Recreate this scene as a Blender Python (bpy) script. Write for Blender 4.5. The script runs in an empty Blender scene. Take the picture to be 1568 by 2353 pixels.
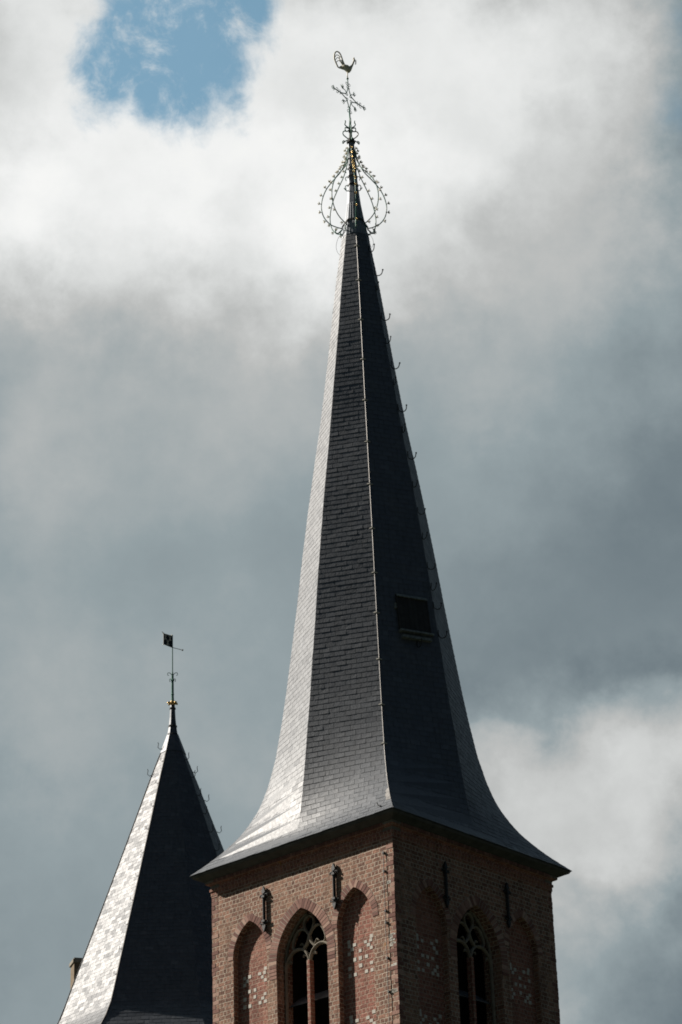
import bpy, bmesh, math, random
from mathutils import Vector, Matrix
random.seed(7)
S = bpy.context.scene
COL = S.collection
H = 1.65                      # eye height above the ground
PI = math.pi
R = math.radians

# ------------------------------------------------------------------ camera
cam = bpy.data.objects.new('camera', bpy.data.cameras.new('camera'))
COL.objects.link(cam)
cam.data.sensor_fit = 'VERTICAL'
cam.data.sensor_height = 36.0
cam.data.sensor_width = 24.0
cam.data.lens = 6084.8/2353*36
cam.data.clip_start = 0.5
cam.data.clip_end = 6000
cam.matrix_world = Matrix.Translation((0, 0, H)) @ Matrix.Rotation(PI/2+0.4634, 4, 'X') @ Matrix.Rotation(-0.0331, 4, 'Z')
S.camera = cam
S.render.resolution_x = 682
S.render.resolution_y = 1024
S.cycles.pixel_filter_type = 'BLACKMAN_HARRIS'
S.cycles.filter_width = 1.8
S.view_settings.view_transform = 'Standard'
S.view_settings.look = 'None'
S.view_settings.exposure = 0.4
S.view_settings.gamma = 1.0

# ------------------------------------------------------------------ sun
SUN_AZ, SUN_EL = R(106.5), R(36)          # azimuth to the left of the line towards the camera
sd = Vector((-math.sin(SUN_AZ)*math.cos(SUN_EL), -math.cos(SUN_AZ)*math.cos(SUN_EL), math.sin(SUN_EL)))
sl = bpy.data.lights.new('sun', 'SUN')
sl.energy = 4.9
sl.angle = R(0.53)
sl.color = (1.0, 0.93, 0.84)
sun = bpy.data.objects.new('sun', sl)
COL.objects.link(sun)
sun.rotation_euler = sd.to_track_quat('Z', 'Y').to_euler()

# ------------------------------------------------------------------ node helper
class NT:
    def __init__(s, tree):
        s.t = tree
    def n(s, typ, ins=None, **kw):
        nd = s.t.nodes.new(typ)
        for k, v in kw.items():
            setattr(nd, k, v)
        for k, v in (ins or {}).items():
            if isinstance(v, bpy.types.NodeSocket):
                s.t.links.new(v, nd.inputs[k])
            else:
                nd.inputs[k].default_value = v
        return nd
    def m(s, op, a, b=0.0, c=None):
        ins = {0: a, 1: b}
        if c is not None:
            ins[2] = c
        return s.n('ShaderNodeMath', ins, operation=op).outputs[0]
    def v(s, op, a, b=(0, 0, 0)):
        return s.n('ShaderNodeVectorMath', {0: a, 1: b}, operation=op).outputs[0]
    def ramp(s, fac, stops, interp='LINEAR'):
        nd = s.n('ShaderNodeValToRGB', {0: fac})
        cr = nd.color_ramp
        cr.interpolation = interp
        while len(cr.elements) < len(stops):
            cr.elements.new(0.5)
        for e, (p, c) in zip(cr.elements, stops):
            e.position = p
            e.color = (c[0], c[1], c[2], 1)
        return nd.outputs[0]
    def mix(s, fac, a, b, blend='MIX'):
        nd = s.n('ShaderNodeMix', data_type='RGBA', blend_type=blend)
        for k, v in ((0, fac), (6, a), (7, b)):
            if isinstance(v, bpy.types.NodeSocket):
                s.t.links.new(v, nd.inputs[k])
            else:
                nd.inputs[k].default_value = v if not isinstance(v, tuple) or len(v) == 4 else (*v, 1)
        return nd.outputs[2]
    def smooth(s, x, a, b):
        return s.n('ShaderNodeMapRange', {0: x, 1: a, 2: b, 3: 0.0, 4: 1.0}, interpolation_type='SMOOTHSTEP').outputs[0]
    def noise(s, vec, scale, detail=4.0, rough=0.5, col=False, dist=0.0):
        nd = s.n('ShaderNodeTexNoise', {'Vector': vec, 'Scale': scale, 'Detail': detail, 'Roughness': rough, 'Distortion': dist})
        return nd.outputs['Color' if col else 'Fac']

def lin(c):
    return c/12.92 if c <= 0.04045 else ((c+0.055)/1.055)**2.4
def rgb(r, g, b):
    return (lin(r/255), lin(g/255), lin(b/255))

# ------------------------------------------------------------------ sky (world)
W = bpy.data.worlds.new('World')
S.world = W
W.use_nodes = True
W.node_tree.nodes.clear()
w = NT(W.node_tree)
STR = 0.1
sky = w.n('ShaderNodeTexSky', sky_type='NISHITA', sun_disc=False, sun_elevation=SUN_EL, sun_rotation=-R(73.5), altitude=20.0,
          air_density=1.0, dust_density=0.6, ozone_density=1.2)
tc = w.n('ShaderNodeTexCoord').outputs['Generated']
dirn = w.n('ShaderNodeVectorMath', {0: tc}, operation='NORMALIZE').outputs[0]
sep = w.n('ShaderNodeSeparateXYZ', {0: dirn})
az = w.m('MULTIPLY', w.m('ARCTAN2', sep.outputs[0], sep.outputs[1]), 180/PI*0.89)
el = w.m('MULTIPLY', w.m('ARCSINE', sep.outputs[2]), 180/PI)
ang = w.n('ShaderNodeCombineXYZ', {0: az, 1: el, 2: 0.0}).outputs[0]
wn = w.noise(dirn, 16.0, 9.0, 0.62, col=True)
warp = w.n('ShaderNodeVectorMath', {0: w.v('SUBTRACT', wn, (0.5, 0.5, 0.5)), 'Scale': 5.5}, operation='SCALE').outputs[0]
angw = w.v('MULTIPLY', w.v('ADD', ang, warp), (1, 1, 0))
# broad cloud masses: brightness lumps placed over the sky by azimuth and elevation in degrees
BL = [(-8.32, 37.91, 0.245), (-5.13, 38.05, 0.215), (-1.91, 38.08, 0.262), (1.32, 38.0, 0.219), (4.54, 37.8, 0.184), (7.71, 37.5, 0.189), (-6.71, 35.5, 0.189), (-3.58, 35.57, 0.199), (-0.43, 35.54, 0.18), (2.72, 35.41, 0.239), (5.84, 35.18, 0.214), (8.91, 34.85, -0.042), (-8.1, 32.9, 0.288), (-5.06, 33.01, 0.243), (-2.0, 33.02, 0.276), (1.08, 32.94, 0.275), (4.14, 32.77, 0.134), (7.17, 32.5, 0.14), (-6.57, 30.41, 0.115), (-3.59, 30.46, 0.078), (-0.59, 30.42, 0.105), (2.41, 30.3, 0.101), (5.39, 30.09, 0.116), (8.33, 29.8, 0.015), (-7.9, 27.79, 0.115), (-5.0, 27.87, 0.076), (-2.08, 27.86, 0.117), (0.86, 27.78, 0.07), (3.78, 27.63, 0.084), (6.67, 27.39, 0.035), (-6.44, 25.26, 0.098), (-3.6, 25.29, 0.056), (-0.73, 25.24, 0.037), (2.14, 25.13, 0.073), (4.99, 24.95, 0.011), (7.8, 24.7, 0.005), (-7.72, 22.66, 0.092), (-4.95, 22.7, 0.069), (-2.15, 22.69, 0.118), (0.65, 22.61, 0.043), (3.45, 22.46, -0.003), (6.22, 22.26, 0.068), (-6.33, 20.13, 0.106), (-3.6, 20.13, 0.054), (-0.86, 20.08, 0.057), (1.89, 19.98, 0.165), (4.62, 19.82, 0.185), (7.31, 19.61, 0.176), (-7.56, 17.59, 0.07), (-4.9, 17.6, 0.029), (-2.22, 17.57, 0.091), (0.47, 17.49, 0.024), (3.15, 17.37, 0.036), (5.81, 17.2, -0.009), (-6.23, 15.11, 0.087), (-3.61, 15.09, 0.032), (-0.98, 15.03, 0.054), (1.65, 14.93, 0.103), (4.27, 14.79, 0.111), (6.87, 14.62, -0.07)]
acc = None
for (x, y, a) in BL:
    d = w.n('ShaderNodeVectorMath', {0: angw, 1: (x, y, 0)}, operation='DISTANCE').outputs['Value']
    k = w.n('ShaderNodeMapRange', {0: d, 1: 4.4, 2: 0.0, 3: 0.0, 4: a}, interpolation_type='SMOOTHERSTEP').outputs[0]
    acc = k if acc is None else w.m('ADD', acc, k)
# clouds elsewhere: darker overcast behind the viewer, brighter towards the sun
toward = w.n('ShaderNodeVectorMath', {0: dirn, 1: tuple(sd)}, operation='DOT_PRODUCT').outputs['Value']
near = w.n('ShaderNodeVectorMath', {0: ang, 1: (0, 26, 0)}, operation='DISTANCE').outputs['Value']
front = w.m('MULTIPLY_ADD', w.smooth(sep.outputs[1], 0.0, 0.6), 0.23, 0.13)
front = w.m('ADD', front, w.m('MULTIPLY', w.smooth(near, 24.0, 10.0), 0.09))
glow = w.m('MULTIPLY', w.smooth(toward, 0.62, 1.0), 0.38)
n1 = w.m('SUBTRACT', w.noise(dirn, 9.0, 8.0, 0.55, dist=0.3), 0.5)
n2 = w.m('SUBTRACT', w.noise(dirn, 38.0, 6.0, 0.6), 0.5)
val = w.m('ADD', w.m('ADD', acc, front), w.m('MULTIPLY', n1, 0.13))
val = w.m('ADD', val, w.m('MULTIPLY', n2, w.m('MULTIPLY_ADD', w.smooth(acc, 0.1, 0.26), 0.07, 0.035)))
# heaped cloud bank low on the right, with a billowed upper edge
ang3 = w.v('ADD', ang, w.n('ShaderNodeVectorMath', {0: w.v('SUBTRACT', w.noise(dirn, 32.0, 8.0, 0.58, col=True), (0.5, 0.5, 0.5)), 'Scale': 2.6}, operation='SCALE').outputs[0])
bank = None
for (x, y, r) in [(3.84, 20.05, 1.41), (5.51, 21.14, 1.18), (6.67, 21.23, 1.13), (4.69, 20.83, 0.57), (2.92, 21.12, 0.71), (5.9, 19.44, 1.41), (3.13, 20.09, 0.75)]:
    d = w.n('ShaderNodeVectorMath', {0: w.v('MULTIPLY', ang3, (1, 1, 0)), 1: (x, y, 0)}, operation='DISTANCE').outputs['Value']
    k = w.m('SUBTRACT', r, d)
    bank = k if bank is None else w.n('ShaderNodeMath', {0: bank, 1: k, 2: 0.3}, operation='SMOOTH_MAX').outputs[0]
rise_ = w.smooth(el, 18.0, 21.5)
val = w.m('ADD', val, w.m('MULTIPLY', w.m('MULTIPLY', w.smooth(bank, -0.4, 0.65), rise_), 0.055))
val = w.m('SUBTRACT', val, w.m('MULTIPLY', w.m('MULTIPLY', w.smooth(bank, -1.4, -0.25), w.smooth(bank, 0.2, -0.3)), 0.04))
lowr = w.m('MULTIPLY', w.smooth(el, 19.6, 17.6), w.smooth(az, 1.5, 4.5))
val = w.m('ADD', val, w.m('MULTIPLY', lowr, 0.045))
rf = w.n('ShaderNodeVectorMath', {0: ang, 1: (36, 24, 0)}, operation='DISTANCE').outputs['Value']
val = w.m('ADD', val, w.m('MULTIPLY', w.smooth(rf, 25.0, 12.0), 0.07))
val = w.m('ADD', val, w.m('MULTIPLY', w.smooth(sep.outputs[2], 0.66, 0.97), 0.20))
val = w.m('ADD', val, glow)
cloud = w.ramp(val, [(0.10, rgb(24, 34, 48)), (0.22, rgb(46, 62, 80)), (0.36, rgb(78, 94, 106)), (0.47, rgb(108, 121, 128)), (0.62, rgb(148, 160, 164)), (0.74, rgb(188, 190, 189)),
                     (0.86, rgb(220, 222, 221)), (0.95, rgb(241, 242, 241)), (1.0, rgb(250, 250, 248))])
# break in the cloud with blue behind it
hn = w.m('SUBTRACT', w.noise(dirn, 30.0, 10.0, 0.66, dist=0.3), 0.5)
hn2 = w.m('SUBTRACT', w.noise(dirn, 70.0, 5.0, 0.6), 0.5)
hole = None
for (x, y, r) in [(-3.27, 37.36, 1.65), (-4.6, 36.79, 0.89), (-1.92, 37.35, 0.68), (-5.1, 35.87, 0.71), (-3.58, 36.17, 1.22), (-2.46, 36.08, 0.71), (-4.08, 35.57, 0.57), (-3.38, 35.39, 0.47), (-2.16, 35.48, 0.26)]:
    d = w.n('ShaderNodeVectorMath', {0: ang, 1: (x, y, 0)}, operation='DISTANCE').outputs['Value']
    k = w.m('SUBTRACT', r, d)
    hole = k if hole is None else w.n('ShaderNodeMath', {0: hole, 1: k, 2: 0.3}, operation='SMOOTH_MAX').outputs[0]
hole = w.m('ADD', w.m('ADD', hole, 0.34), w.m('ADD', w.m('MULTIPLY', hn, 2.0), w.m('MULTIPLY', hn2, 0.7)))
hmask = w.m('MULTIPLY', w.smooth(hole, -0.2, 0.66), 0.93)
thin = None
for (x, y, r) in [(8.2, 34.4, 0.95), (8.6, 36.3, 0.8)]:
    d = w.n('ShaderNodeVectorMath', {0: ang, 1: (x, y, 0)}, operation='DISTANCE').outputs['Value']
    k = w.m('SUBTRACT', r, d)
    thin = k if thin is None else w.m('MAXIMUM', thin, k)
thin = w.m('MULTIPLY', w.smooth(w.m('ADD', thin, w.m('MULTIPLY', hn, 2.5)), 0.0, 1.0), 0.33)
wisp = w.smooth(w.noise(dirn, 42.0, 9.0, 0.68, dist=0.35), 0.47, 0.74)
hmask = w.m('MULTIPLY', hmask, w.m('SUBTRACT', 1.0, w.m('MULTIPLY', wisp, 0.72)))
hmask = w.m('MAXIMUM', hmask, thin)
blue = w.mix(1.0, sky.outputs[0], (0.94, 1.25, 1.05, 1), 'MULTIPLY')
cl = w.n('ShaderNodeVectorMath', {0: cloud, 'Scale': 1/STR/1.32}, operation='SCALE').outputs[0]
col = w.mix(hmask, cl, blue)
bg = w.n('ShaderNodeBackground', {0: col, 1: STR})
w.n('ShaderNodeOutputWorld', {0: bg.outputs[0]})
W.cycles.sampling_method = 'MANUAL'
W.cycles.sample_map_resolution = 512

# ------------------------------------------------------------------ materials
def mat(name):
    m = bpy.data.materials.new(name)
    m.use_nodes = True
    m.node_tree.nodes.clear()
    t = NT(m.node_tree)
    return m, t
def finish(t, base, rough, metal=0.0, normal=None, spec=0.5):
    ins = {'Base Color': base if isinstance(base, bpy.types.NodeSocket) or len(base) == 4 else (*base, 1), 'Roughness': rough, 'Metallic': metal, 'Specular IOR Level': spec}
    if normal is not None:
        ins['Normal'] = normal
    b = t.n('ShaderNodeBsdfPrincipled', ins)
    t.n('ShaderNodeOutputMaterial', {0: b.outputs[0]})
def simple(name, c1, c2, scale=8.0, rough=0.6, metal=0.0, bump=0.1, dist=0.01, spec=0.5):
    m, t = mat(name)
    co = t.n('ShaderNodeTexCoord').outputs['Object']
    n = t.noise(co, scale, 6.0, 0.6)
    c = t.ramp(n, [(0.35, c1), (0.65, c2)])
    b = t.n('ShaderNodeBump', {'Strength': bump, 'Distance': dist, 'Height': t.noise(co, scale*4, 5.0, 0.6)})
    r = t.m('MULTIPLY_ADD', n, 0.25, rough-0.12)
    finish(t, c, r, metal, b.outputs[0], spec)
    return m

def slate_mat(name, tint, rough, lo, hi, spec, bstr=0.35):
    m, t = mat(name)
    co = t.n('ShaderNodeTexCoord').outputs['Object']
    tone = t.n('ShaderNodeAttribute', attribute_name='tone')
    sp = t.n('ShaderNodeSeparateColor', {0: tone.outputs['Color']})
    c = t.ramp(sp.outputs[0], [(0.0, lo), (0.55, tuple((a+b)/2 for a, b in zip(lo, hi))), (1.0, hi)])
    streak = t.noise(t.v('MULTIPLY', co, (3.0, 3.0, 0.5)), 3.0, 6.0, 0.6)
    c = t.mix(t.smooth(streak, 0.45, 0.75), c, tuple(x*0.72 for x in lo) + (1,))
    c = t.mix(t.m('MULTIPLY', t.smooth(t.noise(co, 1.3, 5.0, 0.6), 0.5, 0.75), 0.35), c, (*tint, 1))
    r = t.m('MULTIPLY_ADD', sp.outputs[1], 0.12, rough-0.06)
    r = t.m('ADD', r, t.m('MULTIPLY', t.m('SUBTRACT', t.noise(co, 12.0, 4.0), 0.5), 0.2))
    b = t.n('ShaderNodeBump', {'Strength': bstr, 'Distance': 0.012, 'Height': t.noise(co, 22.0, 6.0, 0.65)})
    finish(t, c, r, 0.0, b.outputs[0], spec)
    return m
M = {}
M['slate'] = slate_mat('roof_slate', (0.11, 0.118, 0.125), 0.60, (0.066, 0.076, 0.092), (0.105, 0.117, 0.136), 1.0)
M['slate_far'] = slate_mat('spire_slate', (0.10, 0.108, 0.118), 0.56, (0.062, 0.071, 0.086), (0.095, 0.106, 0.123), 0.5, 0.15)

def brick_mat(name, c1, c2, mortar, patch, uv=True):
    m, t = mat(name)
    u = t.n('ShaderNodeUVMap', uv_map='UVMap').outputs[0]
    co = t.n('ShaderNodeTexCoord').outputs['Object']
    wob = t.n('ShaderNodeVectorMath', {0: t.v('SUBTRACT', t.noise(co, 3.0, 3.0, 0.5, col=True), (0.5, 0.5, 0.5)), 'Scale': 0.05}, operation='SCALE').outputs[0]
    wob2 = t.n('ShaderNodeVectorMath', {0: t.v('SUBTRACT', t.noise(co, 17.0, 3.0, 0.6, col=True), (0.5, 0.5, 0.5)), 'Scale': 0.022}, operation='SCALE').outputs[0]
    uu = t.v('ADD', t.v('ADD', u, wob), wob2)
    bk = t.n('ShaderNodeTexBrick', {'Vector': uu, 'Color1': (*c1, 1), 'Color2': (*c2, 1), 'Mortar': (*mortar, 1), 'Scale': 1.0, 'Mortar Size': 0.011,
             'Mortar Smooth': 0.35, 'Bias': -0.1, 'Brick Width': 0.235, 'Row Height': 0.105}, offset=0.5, offset_frequency=2, squash=0.5, squash_frequency=2)
    # joints come and go: repointed here, worn out there
    c = bk.outputs['Color']
    big = t.noise(co, 0.9, 5.0, 0.6)
    c = t.mix(t.m('MULTIPLY', t.smooth(big, 0.45, 0.68), 0.45), c, (*patch, 1))
    fine = t.noise(co, 9.0, 7.0, 0.7)
    c = t.mix(t.m('MULTIPLY', t.smooth(fine, 0.40, 0.75), 0.55), c, t.mix(1.0, c, (0.45, 0.42, 0.42, 1), 'MULTIPLY'))
    strk = t.noise(t.v('MULTIPLY', uu, (3.0, 26.0, 1.0)), 1.0, 5.0, 0.7)
    c = t.mix(t.m('MULTIPLY', t.smooth(strk, 0.48, 0.72), 0.5), c, t.mix(1.0, c, (0.5, 0.47, 0.46, 1), 'MULTIPLY'))
    lime = t.smooth(t.noise(co, 6.5, 6.0, 0.7, dist=0.5), 0.56, 0.72)
    c = t.mix(t.m('MULTIPLY', lime, 0.5), c, (*mortar, 1))
    runoff = t.noise(t.v('MULTIPLY', co, (1.6, 1.6, 0.22)), 1.6, 6.0, 0.65)
    c = t.mix(t.m('MULTIPLY', t.smooth(runoff, 0.50, 0.70), 0.55), c, t.mix(1.0, c, (0.40, 0.37, 0.36, 1), 'MULTIPLY'))
    lich = t.smooth(t.noise(co, 2.2, 5.0, 0.6), 0.69, 0.75)
    c = t.mix(t.m('MULTIPLY', lich, 0.6), c, (0.42, 0.20, 0.045, 1))
    hgt = t.m('ADD', t.m('MULTIPLY', t.m('SUBTRACT', 1.0, bk.outputs['Fac']), 0.55), t.m('ADD', t.m('MULTIPLY', fine, 0.9), t.m('MULTIPLY', strk, 0.8)))
    b = t.n('ShaderNodeBump', {'Strength': 1.0, 'Distance': 0.022, 'Height': hgt})
    finish(t, c, 0.88, 0.0, b.outputs[0], 0.25)
    return m
M['brick'] = brick_mat('tower_brick', (0.40, 0.215, 0.15), (0.165, 0.085, 0.062), (0.62, 0.52, 0.41), (0.44, 0.28, 0.19))
M['brick_red'] = brick_mat('niche_brick', (0.40, 0.175, 0.13), (0.24, 0.10, 0.075), (0.52, 0.38, 0.29), (0.40, 0.21, 0.15))

def tone_mat(name, stops, rough=0.85, bump=0.4):
    m, t = mat(name)
    co = t.n('ShaderNodeTexCoord').outputs['Object']
    tone = t.n('ShaderNodeAttribute', attribute_name='tone')
    sp = t.n('ShaderNodeSeparateColor', {0: tone.outputs['Color']})
    c = t.ramp(sp.outputs[0], stops)
    f = t.noise(co, 14.0, 6.0, 0.7)
    c = t.mix(t.smooth(f, 0.4, 0.8), c, t.mix(1.0, c, (0.6, 0.57, 0.55, 1), 'MULTIPLY'))
    b = t.n('ShaderNodeBump', {'Strength': bump, 'Distance': 0.01, 'Height': f})
    finish(t, c, rough, 0.0, b.outputs[0], 0.3)
    return m
M['arch_brick'] = tone_mat('arch_brick', [(0.0, (0.20, 0.095, 0.075)), (0.5, (0.37, 0.205, 0.16)), (1.0, (0.52, 0.35, 0.27))])
M['mortar'] = simple('lime_mortar', (0.36, 0.30, 0.24), (0.50, 0.43, 0.35), 12, 0.9, 0, 0.4, 0.01, 0.2)
M['chimney_brick'] = simple('chimney_brick', (0.15, 0.115, 0.075), (0.24, 0.185, 0.125), 9, 0.85, 0, 0.4, 0.01, 0.3)
M['white_stone'] = simple('white_stone', (0.52, 0.50, 0.44), (0.66, 0.63, 0.56), 9, 0.8, 0, 0.3, 0.01, 0.3)
M['sandstone'] = simple('sandstone', (0.21, 0.185, 0.145), (0.34, 0.305, 0.245), 7, 0.85, 0, 0.4, 0.01, 0.3)
M['corner_stone'] = simple('corner_stone', (0.16, 0.14, 0.11), (0.26, 0.23, 0.19), 7, 0.85, 0, 0.4, 0.01, 0.3)
M['gutter'] = simple('gutter_lead', (0.045, 0.047, 0.043), (0.085, 0.087, 0.078), 5, 0.6, 0.0, 0.2, 0.01, 0.4)
M['lead'] = simple('lead_sheet', (0.17, 0.19, 0.215), (0.27, 0.29, 0.32), 6, 0.5, 0.3, 0.25, 0.012, 0.5)
M['lead_dark'] = simple('dark_lead_sheet', (0.06, 0.068, 0.08), (0.11, 0.12, 0.135), 6, 0.5, 0.2, 0.25, 0.012, 0.5)
M['ridge_lead'] = simple('ridge_lead', (0.22, 0.21, 0.20), (0.36, 0.34, 0.32), 9, 0.5, 0.2, 0.2, 0.006, 0.5)
M['iron'] = simple('wrought_iron', (0.010, 0.012, 0.012), (0.030, 0.030, 0.028), 15, 0.6, 0.0, 0.3, 0.004, 0.5)
M['green_iron'] = simple('green_painted_iron', (0.05, 0.17, 0.125), (0.09, 0.24, 0.185), 12, 0.45, 0.0, 0.15, 0.003, 0.5)
M['gold'] = simple('gilded_metal', (0.62, 0.40, 0.14), (0.80, 0.58, 0.26), 14, 0.34, 0.9, 0.2, 0.004, 0.5)
M['dull_gold'] = simple('weathered_gilding', (0.68, 0.66, 0.56), (0.84, 0.78, 0.62), 9, 0.5, 0.15, 0.2, 0.004, 0.5)
M['board'] = simple('louvre_board', (0.10, 0.105, 0.11), (0.19, 0.195, 0.20), 5, 0.6, 0, 0.3, 0.01, 0.4)
M['dark'] = simple('bell_chamber_shade', (0.012, 0.011, 0.010), (0.022, 0.020, 0.018), 5, 0.9, 0, 0.2, 0.01, 0.2)  # near-black base colour stands in for the unlit tower interior
M['hatch'] = simple('hatch_wood', (0.035, 0.034, 0.033), (0.06, 0.058, 0.055), 6, 0.75, 0, 0.3, 0.01, 0.3)
M['verdigris'] = simple('stained_lead', (0.14, 0.155, 0.145), (0.30, 0.32, 0.29), 14, 0.7, 0.1, 0.3, 0.01, 0.4)
M['flag'] = simple('black_enamel', (0.010, 0.014, 0.013), (0.022, 0.026, 0.025), 9, 0.4, 0, 0.1, 0.002, 0.5)
M['flag_white'] = simple('white_enamel', (0.55, 0.52, 0.44), (0.70, 0.67, 0.58), 9, 0.5, 0, 0.1, 0.002, 0.5)
M['wire'] = simple('galvanised_wire', (0.30, 0.31, 0.30), (0.45, 0.46, 0.45), 9, 0.5, 0.3, 0.1, 0.002, 0.5)

def ground_mat():
    m, t = mat('grass_and_paving')
    co = t.n('ShaderNodeTexCoord').outputs['Object']
    g = t.ramp(t.noise(co, 0.7, 8.0, 0.65), [(0.3, (0.018, 0.028, 0.012)), (0.7, (0.036, 0.052, 0.022))])
    p = t.ramp(t.noise(co, 2.0, 6.0, 0.6), [(0.3, (0.035, 0.034, 0.033)), (0.7, (0.06, 0.058, 0.056))])
    c = t.mix(t.smooth(t.noise(co, 0.03, 3.0, 0.5), 0.49, 0.52), g, p)
    b = t.n('ShaderNodeBump', {'Strength': 0.5, 'Distance': 0.05, 'Height': t.noise(co, 9.0, 8.0, 0.7)})
    finish(t, c, 0.9, 0.0, b.outputs[0], 0.2)
    return m
M['ground'] = ground_mat()

# ------------------------------------------------------------------ object helpers
def tag(o, label=None, cat=None, group=None, kind=None):
    for k, v in (('label', label), ('category', cat), ('group', group), ('kind', kind)):
        if v:
            o[k] = v
    return o
def empty(name, loc, rz=0.0):
    o = bpy.data.objects.new(name, None)
    COL.objects.link(o)
    o.location = loc
    o.rotation_euler = (0, 0, rz)
    o.empty_display_size = 0.3
    return o
def link(name, bm, m, parent=None, smooth=False, auto=None):
    me = bpy.data.meshes.new(name)
    bm.normal_update()
    bm.to_mesh(me)
    bm.free()
    me.materials.append(M[m] if isinstance(m, str) else m)
    if smooth:
        for p in me.polygons:
            p.use_smooth = True
    o = bpy.data.objects.new(name, me)
    COL.objects.link(o)
    if parent:
        o.parent = parent
    return o
def quad(bm, *ps):
    vs = [bm.verts.new(p) for p in ps]
    return bm.faces.new(vs)
def box(bm, c, s, rot=None):
    m = Matrix.Translation(c) @ (rot.to_4x4() if rot else Matrix.Identity(4)) @ Matrix.Diagonal((*s, 1))
    return bmesh.ops.create_cube(bm, size=1.0, matrix=m)['verts']
def tube(bm, pts, rad, n=8, closed=False, flat=None, cap=True):
    """sweep a round (or, with flat=(normal, factor), flattened) section along a polyline"""
    pts = [Vector(p) for p in pts]
    N = len(pts)
    rings = []
    up = None
    for i, p in enumerate(pts):
        a = pts[(i-1) % N] if (closed or i > 0) else p
        b = pts[(i+1) % N] if (closed or i < N-1) else p
        t = (b-a)
        if t.length < 1e-9:
            t = Vector((0, 0, 1))
        t.normalize()
        if flat:
            s2 = Vector(flat[0]).normalized()
            s1 = t.cross(s2).normalized()
        else:
            if up is None:
                up = Vector((0, 0, 1)) if abs(t.z) < 0.9 else Vector((1, 0, 0))
            s1 = t.cross(up).normalized()
            s2 = s1.cross(t).normalized()
            up = s2
        r = rad[i] if isinstance(rad, (list, tuple)) else rad
        f = flat[1] if flat else 1.0
        rings.append([bm.verts.new(p + s1*r*math.cos(2*PI*k/n) + s2*r*f*math.sin(2*PI*k/n)) for k in range(n)])
    M_ = N if closed else N-1
    for i in range(M_):
        A, B = rings[i], rings[(i+1) % N]
        for k in range(n):
            bm.faces.new((A[k], A[(k+1) % n], B[(k+1) % n], B[k]))
    if cap and not closed:
        bm.faces.new(rings[0][::-1])
        bm.faces.new(rings[-1])
def catmull(pts, sub=5, closed=False):
    pts = [Vector(p) for p in pts]
    n = len(pts)
    out = []
    for i in range(n if closed else n-1):
        p0 = pts[(i-1) % n] if (closed or i > 0) else pts[i]
        p1 = pts[i]
        p2 = pts[(i+1) % n]
        p3 = pts[(i+2) % n] if (closed or i < n-2) else p2
        for j in range(sub):
            t = j/sub
            out.append(0.5*((2*p1)+(p2-p0)*t+(2*p0-5*p1+4*p2-p3)*t*t+(3*p1-p0-3*p2+p3)*t**3))
    if not closed:
        out.append(pts[-1])
    return out
def lathe(bm, prof, n=12, c=(0, 0, 0), phase=0.0):
    rings = [[bm.verts.new((c[0]+r*math.cos(phase+2*PI*k/n), c[1]+r*math.sin(phase+2*PI*k/n), c[2]+z)) for k in range(n)] for r, z in prof]
    for A, B in zip(rings, rings[1:]):
        for k in range(n):
            bm.faces.new((A[k], A[(k+1) % n], B[(k+1) % n], B[k]))
    bm.faces.new(rings[0][::-1])
    bm.faces.new(rings[-1])
def interp(T, z):
    """T: list of (z, value...) from high to low or low to high"""
    T = sorted(T)
    if z <= T[0][0]:
        return T[0][1:]
    for a, b in zip(T, T[1:]):
        if z <= b[0]:
            f = (z-a[0])/(b[0]-a[0])
            return tuple(x+(y-x)*f for x, y in zip(a[1:], b[1:]))
    return T[-1][1:]

# ------------------------------------------------------------------ ground
bm = bmesh.new()
bmesh.ops.create_grid(bm, x_segments=8, y_segments=8, size=2500)
tag(link('ground', bm, 'ground'), kind='structure')

# ------------------------------------------------------------------ the brick church tower
TX, TY = 0.7124, 63.3954
TROT = 0.0575 - PI/4
CT, ST = math.cos(TROT), math.sin(TROT)
tower = empty('church_tower', (TX, TY, 0), TROT)
tag(tower, 'tall red brick church tower with pointed arches under a flared dark slate spire', 'tower')
A = 3.0
def wall_xf(k):
    rot = Matrix.Rotation(k*PI/2, 3, 'Z')
    return lambda u, dep, z: rot @ Vector((u, -A+dep, z))
SILL = 13.0 + H
def arch_x(z, hw, spring, rise):
    """half width of a pointed arch opening at height z"""
    if z <= spring:
        return hw
    Rr = (hw*hw+rise*rise)/(2*hw)
    dz = z-spring
    if dz >= rise:
        return 0.0
    return max(0.0, math.sqrt(Rr*Rr-dz*dz)-(Rr-hw))
def arch_pts(hw, spring, rise, n=14):
    """right-hand arc from springing to apex, (x, z)"""
    Rr = (hw*hw+rise*rise)/(2*hw)
    a1 = math.asin(rise/Rr)
    return [(Rr*math.cos(a1*i/n)-(Rr-hw), spring+Rr*math.sin(a1*i/n)) for i in range(n+1)]
NICHE = (0.565, 19.19+H, 0.87)
WIN = (0.835, 18.75+H, 1.22)
OPEN = [(-1.725, *NICHE, 0.17), (0.0, *WIN, 0.30), (1.725, *NICHE, 0.17)]
TOPZ = 21.05 + H

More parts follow.
